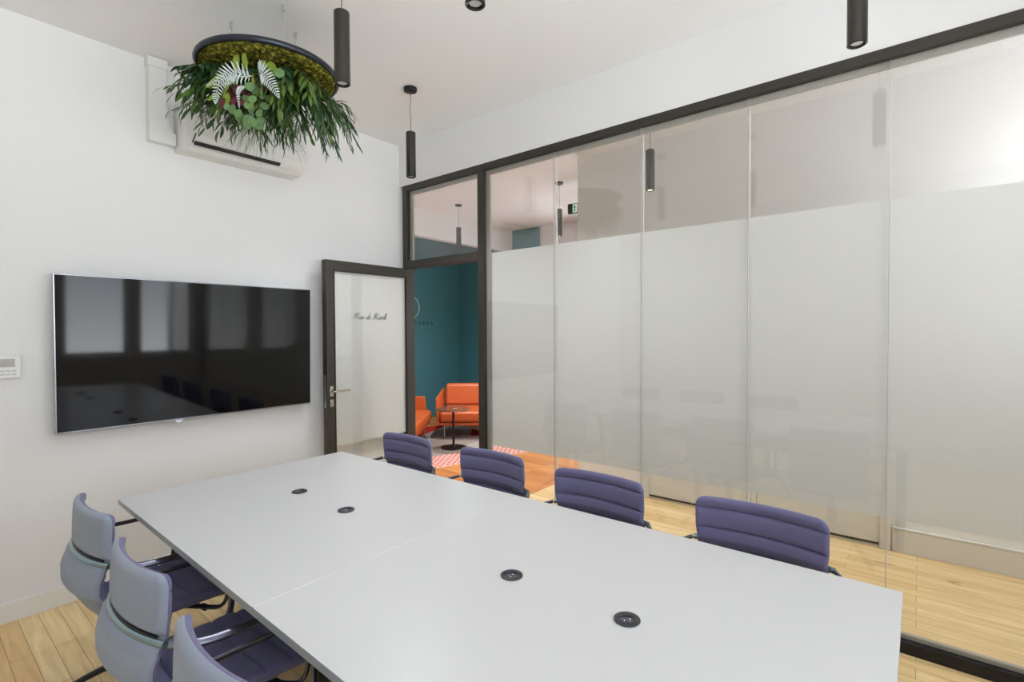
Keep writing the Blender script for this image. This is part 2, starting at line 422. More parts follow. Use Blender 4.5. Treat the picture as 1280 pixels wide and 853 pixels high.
# script lettering drawn as thin raised strokes
def strokes(letters, shear=.42):
    """letters: list of (xoffset, [stroke pts])"""
    mb = MB()
    for xo, sts in letters:
        for st in sts:
            P_ = smooth_path([(xo+x+shear*z, 0, z) for x, z in st], 6)
            rs = []
            for i in range(len(P_)):
                d = P_[min(i+1, len(P_)-1)]-P_[max(i-1, 0)]
                down = abs(d.z)/(d.length+1e-9)
                rs.append(.017+.034*max(0, down-.25))
            mb.tube(P_, .04, seg=6, rs=rs, up=Vector((0, 1, 0)))
    return mb
Rl = [[(.10, .62), (.0, .52), (.06, .78), (.30, .98), (.62, .98), (.74, .80), (.58, .58), (.36, .52), (.46, .44), (.66, .14), (.80, .02), (.94, .10)],
      [(.36, .94), (.30, .60), (.22, .22), (.10, .02), (-.08, .04), (-.10, .14)]]
ul = [[(0, .38), (.05, .42), (.04, .14), (.12, .0), (.26, .14), (.32, .42)], [(.32, .42), (.31, .14), (.38, .0), (.48, .10)]]
el = [[(.0, .12), (.22, .26), (.24, .40), (.13, .43), (.04, .24), (.08, .04), (.20, .0), (.34, .12)]]
dl = [[(.28, .36), (.16, .43), (.03, .24), (.06, .04), (.18, .02), (.30, .24), (.34, .60), (.36, .98)], [(.34, .60), (.30, .14), (.36, .0), (.46, .10)]]
il = [[(0, .30), (.06, .43), (.04, .12), (.10, .0), (.22, .12)], [(.06, .60), (.07, .64)]]
vl = [[(0, .36), (.07, .42), (.09, .16), (.12, .0), (.24, .14), (.28, .42), (.38, .38)]]
ol = [[(.22, .42), (.06, .34), (.03, .12), (.14, .0), (.26, .16), (.26, .36), (.18, .43), (.40, .36)]]
ll = [[(0, .10), (.20, .50), (.22, .96), (.12, .94), (.06, .50), (.05, .12), (.12, .0), (.24, .12)]]
txt = [(0, Rl), (1.0, ul), (1.5, el), (2.25, dl), (2.72, el), (3.55, Rl), (4.5, il), (4.74, vl), (5.14, ol), (5.56, ll), (5.82, il)]
lt = strokes(txt).build('door_lettering', M['ink'], dr)
lt['label'] = 'black script lettering on the frosted door glass'
S = .052; lt.scale = (S*1.02, S*.06, S); lt.location = (-W+.245, -.0128, 1.598)

# ------------------------------------------------------------------ conference table
TZ = .74; TH = .024
tb = empty('conference_table', (1.2, 1.43, 0), 0, 'long white rectangular conference table in two halves, with four round power grommets', 'table')
def ttop(x0a, x0b, x1a, x1b, y0, y1, name):
    # slightly tapering plan; a = at y0, b = at y1
    bm = bmesh.new()
    vs = [bm.verts.new((x-1.2, y-1.43, TZ-TH)) for x, y in ((x0a, y0), (x1a, y0), (x1b, y1), (x0b, y1))]
    f = bm.faces.new(vs); r = bmesh.ops.extrude_face_region(bm, geom=[f])
    for v in r['geom']:
        if isinstance(v, bmesh.types.BMVert): v.co.z = TZ
    bmesh.ops.bevel(bm, geom=bm.edges[:], offset=.0012, segments=2, affect='EDGES', profile=.5)
    mb = MB(); mb.bm(bm)
    for i, f in enumerate(mb.f):
        zs = [mb.v[k][2] for k in f]; mb.mi[i] = 0 if min(zs) > TZ-.0015 else 1
    return mb.build(name, [M['table'], M['tedge']], tb)
xl = lambda y: .588+(.641-.588)*(y-.03)/2.81
xr = lambda y: 1.822+(1.786-1.822)*(y-.03)/2.81
YM = 1.425
ttop(xl(.03), xl(YM), xr(.03), xr(YM), .03, YM-.001, 'table_top')
ttop(xl(YM), xl(2.84), xr(YM), xr(2.84), YM+.001, 2.84, 'table_top')
for y in (.09, 1.458, 2.785):
    for s in (-1, 1):
        m = MB(); xi = 1.2+s*.40
        bot = Vector((xi+s*.02-1.2, y-1.43, 0)); top = Vector((xi-1.2-s*.10, y-1.43, TZ-TH-.03))
        m.tube([bot+Vector((0, 0, .004)), top], .028, seg=4, rs=[.022, .030])
        m.build('leg', M['black'], tb, angle=30)
for s in (-1, 1):
    MB().box(s*.30-.02, s*.30+.02, -1.30, 1.30, TZ-TH-.045, TZ-TH-.001, bev=.002).build('beam', M['black'], tb)
MB().box(-.11, .11, -1.1, 1.1, .50, .515, bev=.002).box(-.11, -.105, -1.1, 1.1, .515, .55).box(.105, .11, -1.1, 1.1, .515, .55).build('cable_tray', M['black'], tb)
for y in (-.9, 0, .9):
    MB().box(-.30, .30, y-.015, y+.015, TZ-TH-.06, TZ-TH-.046).box(-.013, .013, y-.01, y+.01, .515, TZ-TH-.06).build('tray_hanger', M['black'], tb)

MB().box(xl(YM)-1.2+.004, xr(YM)-1.2-.004, YM-1.43-.0014, YM-1.43+.0014, TZ-.004, TZ-.0006).build('seam_strip', M['trimw'], tb, smooth=False)
# power grommets set in the table
def grommet(loc, label, rz):
    g = empty('power_grommet', loc, rz, label, 'power socket', 'round power grommets in the table top')
    return g
gp = [((1.208, 2.279, TZ), 'round black power grommet in the far half of the table, nearest the television', .3),
      ((1.204, 1.885, TZ), 'round black power grommet in the far half of the white table, just beyond the seam', 1.1),
      ((1.197, .975, TZ), 'round black power grommet in the near half of the white table, nearer the seam', .2),
      ((1.199, .588, TZ), 'round black power grommet nearest the viewer at the near end of the white table', 2.6)]
g0 = None
for loc, lab, rz in gp:
    if g0 is None:
        g0 = grommet(loc, lab, rz)
        MB().lathe([(.0285, .0005), (.0325, .0005), (.0345, .002), (.034, .0045), (.030, .0062), (.024, .0062), (.021, .0052), (.0195, .0032), (.0195, .0008), (.0285, .0005)], seg=40).build('bezel', mat('grommet_bezel', srgb(48, 48, 54), .38), g0)
        MB().lathe([(0, .0012), (.0193, .0012), (.0193, .0006), (0, .0006)], seg=32).build('socket', M['blackgl'], g0)
        q = MB()
        for a in (0, PI): q.lathe([(0, .0028), (.0016, .0026), (.0024, .0012)], c=(.0085*math.cos(a), .0085*math.sin(a), 0), seg=10)
        q.lathe([(0, .0034), (.0013, .003), (.0018, .0012)], c=(0, .012, 0), seg=10)
        q.build('contact_pins', M['led'], g0)
    else:
        g = copy_tree(g0); g.location = loc; g.rotation_euler = (0, 0, rz); g['label'] = lab

# ------------------------------------------------------------------ chairs
def sgrid(fx, zs, ws, T, grooves=(), n=28, edge=.35, zbev=.02, rear=()):
    """padded curved panel. fx(y,z) centre x; zs heights; ws(z) half width. front faces +x. returns MB with mats 0 front,1 rear"""
    us = [math.sin(PI/2*(-1+2*i/n)) for i in range(n+1)]
    z0, z1 = zs[0], zs[-1]; mb = MB(); F = []; R = []; vs = []
    for z in zs:
        e = min((z-z0), (z1-z)); tz = math.sqrt(max(0, 1-(1-min(1, e/zbev))**2))
        fr_, rr_ = [], []
        for u in us:
            y = u*ws(z); du = (1-abs(u))*ws(z)
            tu = math.sqrt(max(0, 1-(1-min(1, du/zbev))**2))
            t = T*.5*min(tz, tu)
            gd = 0
            for gz in grooves: gd += .012*math.exp(-((z-gz)/.0042)**2)+.006*math.exp(-((z-gz)/.016)**2)
            gd *= min(1, du/.03)
            rd = sum(.016*math.exp(-((z-gz)/.011)**2) for gz in rear)
            x = fx(y, z)
            fr_.append(len(vs)); vs.append((x+max(t-gd, -t*.2), y, z))
            rr_.append(len(vs)); vs.append((x-max(t-rd, 0), y, z))
        F.append(fr_); R.append(rr_)
    fs = []; mi = []
    for i in range(len(zs)-1):
        for j in range(n):
            fs.append((F[i][j], F[i][j+1], F[i+1][j+1], F[i+1][j])); mi.append(0)
            fs.append((R[i][j], R[i+1][j], R[i+1][j+1], R[i][j+1])); mi.append(1)
    for i in range(len(zs)-1):
        for j in (0, n):
            fs.append((F[i][j], F[i+1][j], R[i+1][j], R[i][j])); mi.append(0)
    for i in (0, len(zs)-1):
        for j in range(n): fs.append((F[i][j], F[i][j+1], R[i][j+1], R[i][j])); mi.append(0)
    mb.v = vs; mb.f = fs; mb.mi = mi
    return mb
def weld(o):
    bm = bmesh.new(); bm.from_mesh(o.data); bmesh.ops.remove_doubles(bm, verts=bm.verts[:], dist=1e-5)
    bmesh.ops.dissolve_degenerate(bm, dist=1e-6, edges=bm.edges[:]); bmesh.ops.recalc_face_normals(bm, faces=bm.faces[:])
    for f in bm.faces: f.smooth = True
    for e in bm.edges: e.smooth = True
    bm.to_mesh(o.data); bm.free()

prof = [(.405, -.155), (.44, -.178), (.48, -.207), (.52, -.228), (.56, -.254), (.60, -.254), (.64, -.240), (.68, -.219), (.74, -.217), (.80, -.214), (.86, -.208)]
def px_(z):
    for (a, xa), (b, xb) in zip(prof, prof[1:]):
        if z <= b:
            t = max(0, (z-a)/(b-a)); t = t*t*(3-2*t)*.5+t*.5; return xa+(xb-xa)*t
    return prof[-1][1]
def fx(y, z): return px_(z)+.042*(abs(y)/.23)**2.2*(1 if z > .5 else max(.4, (z-.35)/.15))
def dense(a, b, grooves, step=.012):
    zs = set(); z = a
    while z < b: zs.add(round(z, 4)); z += step
    zs.add(b)
    for k in (.001, .003, .006, .010, .015): zs.add(round(a+k, 4)); zs.add(round(b-k, 4))
    for g in grooves:
        for k in (-.009, -.006, -.0035, -.0015, 0, .0015, .0035, .006, .009): zs.add(round(g+k, 4))
    return sorted(zs)
def w_upper(z):
    w = .228+(.004 if z > .7 else 0); t = z-(.842-.038)
    if t > 0: w -= .038-math.sqrt(max(0, .038**2-t*t))
    return w
def w_back(z):
    w = .228-.006*max(0, 1-abs(z-.677)/.05)-.02*max(0, (.50-z)/.1)
    t = z-(.842-.038)
    if t > 0: w -= .038-math.sqrt(max(0, .038**2-t*t))
    t = (.405+.06)-z
    if t > 0: w -= .06-math.sqrt(max(0, .06**2-t*t))
    return max(w, .05)
def w_lower(z):
    w = .222-.02*max(0, (.50-z)/.1)
    t = (.405+.06)-z
    if t > 0: w -= .06-math.sqrt(max(0, .06**2-t*t))
    t = z-(.672-.02)
    if t > 0: w -= .02-math.sqrt(max(0, .02**2-t*t))
    return max(w, .05)

def make_chair(loc, rz, label):
    t = empty('meeting_chair', loc, rz, label, 'chair', 'upholstered meeting chairs around the table')
    gu = (.798, .718, .638, .558, .478)
    o = sgrid(fx, dense(.405, .842, gu+(.677,)), w_back, .036, gu, rear=(.677,)).build('backrest', [M['fabp'], M['fabg']], t, wn=False); weld(o)
    MB().tube([(fx(y/100, .682)-.0125, y/100, .682) for y in range(-21, 22, 2)], .004, seg=8).build('waist_gap_shade', M['black'], t)  # shade of the gap above the band, put in as a black tube
    # seat with cross channels
    nx, ny = 60, 20; vs = []; fs = []
    X0, X1 = -.175, .245; gx = (-.10, -.005, .09, .175)
    xs = sorted(set([X0+(X1-X0)*i/nx for i in range(nx+1)]+[g+k for g in gx for k in (-.009, -.006, -.003, 0, .003, .006, .009)]+[X1-.001, X1-.004]))
    ys = [math.sin(PI/2*(-1+2*i/ny)) for i in range(ny+1)]
    def hw(x):
        w = .222; q = x-(X1-.05)
        if q > 0: w -= .05-math.sqrt(max(0, .05**2-q*q))
        return w
    T_, B_ = [], []
    for x in xs:
        a, b = [], []
        for u in ys:
            w = hw(x); y = u*w; du = w-abs(y); dx = min(x-X0, X1-x)
            r = min(math.sqrt(max(0, 1-(1-min(1, du/.022))**2)), math.sqrt(max(0, 1-(1-min(1, dx/.022))**2)))
            zc = .418-.012*max(0, (x-.12)/.125)**2+.004*(abs(y)/.22)**2
            gd = sum(.010*math.exp(-((x-g)/.004)**2)+.004*math.exp(-((x-g)/.016)**2) for g in gx)*min(1, du/.02)
            a.append(len(vs)); vs.append((x, y, zc+.026*r-gd-.010*(1-(y/.222)**2)*.8))
            b.append(len(vs)); vs.append((x, y, zc-.024*r))
        T_.append(a); B_.append(b)
    for i in range(len(xs)-1):
        for j in range(ny):
            fs.append((T_[i][j], T_[i+1][j], T_[i+1][j+1], T_[i][j+1])); fs.append((B_[i][j], B_[i][j+1], B_[i+1][j+1], B_[i+1][j]))
        for j in (0, ny): fs.append((T_[i][j], T_[i+1][j], B_[i+1][j], B_[i][j]))
    for i in (0, len(xs)-1):
        for j in range(ny): fs.append((T_[i][j], T_[i][j+1], B_[i][j+1], B_[i][j]))
    mb = MB().add(vs, fs); o = mb.build('seat', M['fabn'], t, wn=False); weld(o)
    # armrests: bar from under the seat, up at the front, back along the side
    AZ = .645
    for s in (-1, 1):
        pts = [(.05, s*.10, .378), (.12, s*.20, .376), (.165, s*.272, .385), (.188, s*.288, .44), (.192, s*.289, .55), (.190, s*.289, .60), (.170, s*.289, .635), (.125, s*.289, AZ), (.02, s*.288, AZ+.002), (-.08, s*.284, AZ+.006), (-.140, s*.272, AZ+.014), (-.180, s*.246, AZ+.022)]
        a = MB().tube(smooth_path(pts, 6), .0125, seg=12, flat=.62).build('armrest', M['blackgl'], t)
    n = 24; pts = []
    for i in range(n+1):
        y = -.242+.484*i/n; pts.append((fx(y, .676)-.014, y, .668))
    MB().tube(pts, .0095, seg=12, flat=1.15).build('back_band', M['alu'], t)
    MB().box(-.11, .13, -.115, .115, .368, .396, bev=.008).build('seat_plate', M['black'], t)
    MB().tube([(.10, -.08, .378), (.125, -.19, .372)], .006, seg=8).tube([(.126, -.19, .372), (.131, -.212, .371)], .013, seg=12).build('tilt_knob', M['black'], t)
    MB().lathe([(.0, .10), (.03, .10), (.03, .25), (.022, .26), (.022, .37), (0, .37)], seg=20).build('column', M['blackgl'], t)
    for k in range(4):
        a = PI/4+k*PI/2+(.05); ca, sa = math.cos(a), math.sin(a)
        pts = [(.02*ca, .02*sa, .15), (.15*ca, .15*sa, .128), (.27*ca, .27*sa, .075), (.35*ca, .35*sa, .026), (.362*ca, .362*sa, .013)]
        lg = MB().tube(smooth_path(pts, 5), .017, seg=10, flat=.75).build('leg', M['black'], t)
        MB().lathe([(0, 0), (.018, 0), (.020, .006), (.014, .014), (0, .014)], c=(.362*ca, .362*sa, 0), seg=16).build('glide', M['black'], lg)
    return t
c0 = make_chair((.662, 2.475, 0), 0, 'grey-backed upholstered chair on the left side of the table, farthest, next to the television wall')
spots = [((.632, 1.795, 0), 0, 'grey-backed upholstered chair on the left side of the table, second from the television wall'),
         ((.598, 1.125, 0), 0, 'pale grey-backed chair nearest the viewer on the left of the table, only its top showing'),
         ((1.85, 2.495, 0), PI, 'grey-purple chair on the glass side of the table, farthest, in front of the open door'),
         ((1.86, 1.80, 0), PI, 'purple upholstered chair on the glass side of the table, second from the open door'),
         ((1.835, 1.135, 0), PI, 'purple upholstered chair on the glass side of the table, third from the open door'),
         ((1.835, .46, 0), PI, 'dark purple upholstered chair nearest the viewer on the glass side of the table')]
for loc, rz, lab in spots:
    c = copy_tree(c0); c.location = loc; c.rotation_euler = (0, 0, rz); c['label'] = lab

# ------------------------------------------------------------------ television
tv = empty('television', (1.27, 3.578, .955), 0, 'large black flat screen television mounted on the white wall', 'television')
tv.rotation_euler = (math.radians(1.4), 0, 0)
w2, hgt = .724, .862
MB().box(-w2, w2, 0, .03, 0, hgt, bev=.003).build('bezel', M['silver'], tv)
MB().box(-w2+.006, w2-.006, -.0025, .001, .010, hgt-.006).build('screen', M['screen'], tv, smooth=False)
MB().box(-w2+.22, w2-.22, .03, .055, .10, hgt-.12, bev=.01).build('rear_housing', M['black'], tv)
MB().box(-.22, .22, .055, .077, .25, .60, bev=.003).build('wall_bracket', M['black'], tv)
bd = MB(); bd.add([(-.175, -.002, .001), (-.125, -.002, .001), (-.135, -.004, -.012), (-.158, -.004, -.014), (-.175, .02, .001), (-.125, .02, .001), (-.135, .018, -.012), (-.158, .018, -.014)],
                  [(0, 1, 2, 3), (4, 7, 6, 5), (0, 4, 5, 1), (3, 2, 6, 7), (0, 3, 7, 4), (1, 5, 6, 2)])
bd.build('badge', M['silver'], tv)

# ------------------------------------------------------------------ air conditioner and trunking
ac = empty('air_conditioner', (1.50, D, 2.63), 0, 'white wall-mounted air conditioning unit above the television', 'air conditioner')
def acprof(x): # side profile (y negative = into the room)
    return [(x, 0, .0), (x, -.135, 0), (x, -.185, .035), (x, -.213, .09), (x, -.215, .20), (x, -.20, .275), (x, -.17, .292), (x, 0, .292)]
m = MB(); A = acprof(-.350); B = acprof(.405); n = len(A)
m.add(A+B, [tuple(range(n)), tuple(range(2*n-1, n-1, -1))]+[(i, (i+1) % n, n+(i+1) % n, n+i) for i in range(n)])
m.build('casing', M['plastw'], ac, angle=30)
def acplate(x0, x1, q, th, mt, name):
    m = MB(); vs = []
    for (y, z) in q: vs += [(x0, y, z), (x1, y, z)]
    m.add(vs, [(0, 1, 3, 2)] if len(q) == 2 else [(0, 1, 3, 2), (2, 3, 5, 4), (4, 5, 7, 6), (6, 7, 1, 0), (0, 2, 4, 6), (7, 5, 3, 1)])
    return m.build(name, mt, ac, smooth=False)
acplate(-.30, .235, [(-.177, .026), (-.1885, .034), (-.197, .045), (-.184, .042)], 0, M['acdark'], 'air_slot')
acplate(-.33, .35, [(-.150, -.006), (-.178, .013), (-.176, .018), (-.150, .004)], 0, M['plastw'], 'louver')
acplate(-.338, .392, [(-.2145, .085), (-.2175, .198), (-.2195, .198), (-.2165, .085)], 0, M['plastw'], 'front_panel')
MB().tube([(-.31, -.188, .034), (-.306, -.212, .062), (-.300, -.219, .085)], .0035, seg=6).build('louver_arm', M['acdark'], ac)
tr = empty('cable_trunking', (1.07, D, 2.66), 0, 'white duct box running down from the ceiling to the air conditioner', 'duct')
m = MB().box(-.065, .03, -.06, 0, .0, CE-2.66-.002, bev=.004)
# curved gusset into the unit
q = [(.03, .03)]; Cn = Vector((.14, 0, .22))
pts = [(.03, 0), (.04, 0)]
outl = [(.028, .0), (.10, .0), (.10, .07)]+[(.028+.072*math.cos(a)**1*1, .07+.10*(1-math.sin(a))) for a in (PI/2*.0,)]
curve = [(.075-.047*math.sin(PI/2*i/8), .17-.10*math.cos(PI/2*i/8)) for i in range(9)]
outl = [(.028, 0), (.075, 0)]+curve
k = len(outl); vs = [(x, -.058, z) for x, z in outl]+[(x, -.001, z) for x, z in outl]
m.add(vs, [tuple(range(k)), tuple(range(2*k-1, k-1, -1))]+[(i, (i+1) % k, k+(i+1) % k, k+i) for i in range(k)])
m.build('duct_cover', M['plastw'], tr, angle=25)
MB().box(-.070, .035, -.065, 0, CE-2.66-.06, CE-2.66-.003, bev=.004).build('collar', M['plastw'], tr)

# ------------------------------------------------------------------ wall control panel
cp = empty('wall_thermostat', (.355, D, 1.268), 0, 'small white wall control panel with grey display beside the television', 'thermostat')
MB().box(-.07, .072, -.022, 0, 0, .122, bev=.004).build('housing', M['plastw'], cp)
MB().box(-.052, .050, -.0235, -.021, .058, .100).build('display', M['lcd'], cp, smooth=False)
for r in range(2):
    for k in range(5):
        MB().box(-.050+k*.022, -.034+k*.022, -.0238, -.021, .034-r*.018, .042-r*.018, bev=.001).build('button', mat('button_grey_%d%d' % (r, k), srgb(196, 196, 194), .5), cp)

# ------------------------------------------------------------------ pendant lamps
def pendant(loc, label, top, cyl=.307, r=.033, lit=False, group='black tube pendant lamps'):
    """loc: floor-plan x,y; top ceiling z; bottom 2.557"""
    z0 = 2.557
    o = empty('pendant_lamp', (loc[0], loc[1], z0), 0, label, 'pendant lamp', group)
    m = MB().lathe([(r-.009, .02), (r-.009, .002), (r-.004, 0), (r, .003), (r, cyl-.003), (r-.004, cyl), (0, cyl)], seg=40)
    m.lathe([(r-.009, .02), (r-.009, .05), (0, .05)], seg=40)
    m.build('lamp_tube', M['pend'], o)
    MB().lathe([(0, .006), (r-.013, .008), (r-.0095, .013), (r-.0095, .016), (0, .016)], seg=32).build('lens', M['glow'] if lit else M['lens'], o)
    L_ = top-z0
    pts = [(.0, 0, cyl), (.002, .001, cyl+.08), (-.003, .0, cyl+.16), (.002, -.001, cyl+.24), (0, 0, L_-.02)]
    MB().tube(smooth_path(pts, 4), .0022, seg=6).build('cable', M['pendc'], o)
    MB().lathe([(0, L_-.028), (.006, L_-.028), (.042, L_-.024), (.045, L_-.020), (.045, L_-.002), (0, L_-.002)], seg=32).build('ceiling_rose', M['black'], o)
    return o
p0 = pendant((2.275, 2.725), 'black tube pendant lamp above the open door, its round ceiling rose in view', CE)
for loc, lab in (((1.240, 1.930), 'black tube pendant lamp hanging just right of the plant ring'),
                 ((1.218, 1.132), 'black tube pendant lamp at the top centre, only its round lower end showing'),
                 ((2.290, .190), 'black tube pendant lamp at the upper right, in front of the glass partition')):
    c = copy_tree(p0); c.location = (loc[0], loc[1], 2.557); c['label'] = lab
q0 = pendant((4.77, 3.165), 'lit tube pendant lamp in the lobby, behind the clear glass beside the exit sign', CE, lit=True, group='lit pendant lamps beyond the glass')
for loc, lab in (((4.75, 4.74), 'lit tube pendant lamp in the lobby seen through the small pane above the door'),
                 ((3.655, 1.600), 'lit tube pendant lamp in the corridor behind the glass partition')):
    c = copy_tree(q0); c.location = (loc[0], loc[1], 2.557); c['label'] = lab

fl = empty('added_fill_light', (3.6, -.75, CE-.06), 0, 'added round fill light in the corridor, out of view past the right edge', 'fill light')  # lamp added out of view to brighten the upper corridor wall
MB().lathe([(0, .059), (.15, .059), (.15, .012), (.14, .004), (.135, .004), (.135, .05), (0, .05)], seg=40).build('housing', M['trimw'], fl)
MB().lathe([(0, .012), (.133, .012), (.133, .03), (0, .03)], seg=40).build('diffuser', M['glow'], fl)

# ------------------------------------------------------------------ exit sign
ex = empty('exit_sign', (5.0, 3.06, 2.85), 0, 'small green emergency exit sign with white running figure behind the glass', 'exit sign')
MB().box(0, .03, -.13, .135, 0, .115, bev=.003).build('sign_box', M['green'], ex)
MB().box(-.006, .0, .075, .136, 0, .116, bev=.001).box(-.006, 0, -.13, .075, 0, .006).build('sign_frame', M['black'], ex)
m = MB()
def poly(m, pts, x=-.004, th=.003):
    k = len(pts); m.add([(x, y, z) for y, z in pts]+[(x+th, y, z) for y, z in pts], [tuple(range(k)), tuple(range(2*k-1, k-1, -1))]+[(i, (i+1) % k, k+(i+1) % k, k+i) for i in range(k)])
poly(m, [(.012, .010), (.070, .010), (.070, .106), (.012, .106)])
m.build('lit_door_symbol', M['glow2'], ex, smooth=False)
m = MB()
poly(m, [(.046+.009*math.cos(a*PI/5), .093+.009*math.sin(a*PI/5)) for a in range(10)], x=-.0085)
poly(m, [(.052, .083), (.038, .080), (.034, .055), (.046, .052)], x=-.0085)
poly(m, [(.046, .054), (.036, .052), (.022, .030), (.030, .026)], x=-.0085)
poly(m, [(.044, .054), (.034, .050), (.052, .016), (.060, .020)], x=-.0085)
poly(m, [(.052, .080), (.062, .064), (.066, .068), (.055, .084)], x=-.0085)
poly(m, [(.038, .080), (.026, .070), (.024, .058), (.030, .057), (.032, .068)], x=-.0085)
m.build('running_figure', M['green'], ex, smooth=False)
MB().tube([(.015, 0, .115), (.015, 0, CE-2.85-.001)], .004, seg=8).build('hanger', M['wire'], ex)

# ------------------------------------------------------------------ lobby: sofas, side table, rug, logo
R_ = Vector((.629, -.777, 0)); F_ = Vector((.777, .629, 0)); Z_ = Vector((0, 0, 1))
def cushion(m, x0, x1, y0, y1, z0, z1, r=.04, puff=.012):
    bm = bmesh.new(); bmesh.ops.create_cube(bm, size=1)
    for v in bm.verts: v.co = ((x0+x1)/2+v.co.x*(x1-x0), (y0+y1)/2+v.co.y*(y1-y0), (z0+z1)/2+v.co.z*(z1-z0))
    bmesh.ops.bevel(bm, geom=bm.edges[:], offset=r, segments=4, affect='EDGES', profile=.5)
    m.bm(bm)
def sofa(origin, ex_, ey_, width, label, name='leather_sofa'):
    """local x along width, y depth (0 front -> .78 back)"""
    ang = math.atan2(ex_.y, ex_.x)
    t = empty(name, (origin[0], origin[1], .012), ang, label, 'sofa', 'orange leather sofas in the lobby')
    m = MB(); m.box(.02, width-.02, .03, .76, .19, .232, bev=.012); m.build('base_frame', M['leather'], t)
    m = MB(); cushion(m, .045, width-.045, .0, .66, .238, .385, .045); m.build('seat_cushion', M['leather'], t)
    m = MB(); bm = bmesh.new(); bmesh.ops.create_cube(bm, size=1)
    for v in bm.verts:
        x = width/2+v.co.x*(width-.09); top = v.co.z > 0; y = (.60 if v.co.y < 0 else .74)+(.07 if top else 0)
        v.co = (x, y, .70 if top else .39)
    bmesh.ops.bevel(bm, geom=bm.edges[:], offset=.045, segments=4, affect='EDGES', profile=.5); m.bm(bm)
    m.build('back_cushion', M['leather'], t)
    for i, x in enumerate((.0, width-.035)):
        m = MB(); bm = bmesh.new(); bmesh.ops.create_cube(bm, size=1)
        for v in bm.verts:
            fr_ = v.co.y < 0; top = v.co.z > 0
            sx = -.02 if i == 0 else .02
            v.co = (x+.0175+v.co.x*.04+(sx if top else 0), .06 if fr_ else .80, (.56 if fr_ else .62) if top else .20)
            if fr_ and top: v.co.y = .10
        bmesh.ops.bevel(bm, geom=bm.edges[:], offset=.014, segments=3, affect='EDGES', profile=.5); m.bm(bm)
        m.build('arm_panel', M['leather'], t)
    for x in (.10, width-.10):
        for y in (.10, .68):
            MB().tube([(x, y, .19), (x, y-.0, .01), (x, y, 0)], .011, seg=10, rs=[.011, .008, .008]).build('leg', M['chrome'], t)
    return t
# sofa against the back: left edge lateral -1.03, front at forward 6.83
o1 = F_*6.83+R_*(-1.04)
sofa(o1, R_, F_, 1.45, 'orange leather sofa facing the doorway in the teal lobby, behind the round side table')
# second sofa, at right angles: front edge runs along F at lateral -1.16, faces +R
o2 = F_*(7.09-1.30)+R_*(-1.13)   # far front corner ; width runs towards the viewer
sofa(o2, F_, -R_, 1.30, 'orange leather sofa at the left of the doorway view, only its end showing')

st = empty('side_table', (4.49, 4.60, .012), 0, 'small round wooden side table on a black pedestal in the lobby', 'side table')
MB().lathe([(0, .482), (.205, .482), (.215, .488), (.215, .496), (.21, .502), (0, .502)], seg=48).build('table_top', M['wood'], st)
MB().lathe([(.016, .014), (.016, .47), (.05, .478), (.05, .482), (0, .482)], seg=20).build('stem', M['black'], st)
MB().lathe([(0, 0), (.158, 0), (.16, .004), (.155, .010), (.03, .016), (.016, .03)], seg=48).build('base', M['black'], st)
MB().lathe([(0, .503), (.03, .503), (.028, .509), (0, .512)], seg=24, c=(.02, 0, 0)).build('centre_cap', M['chrome'], st)

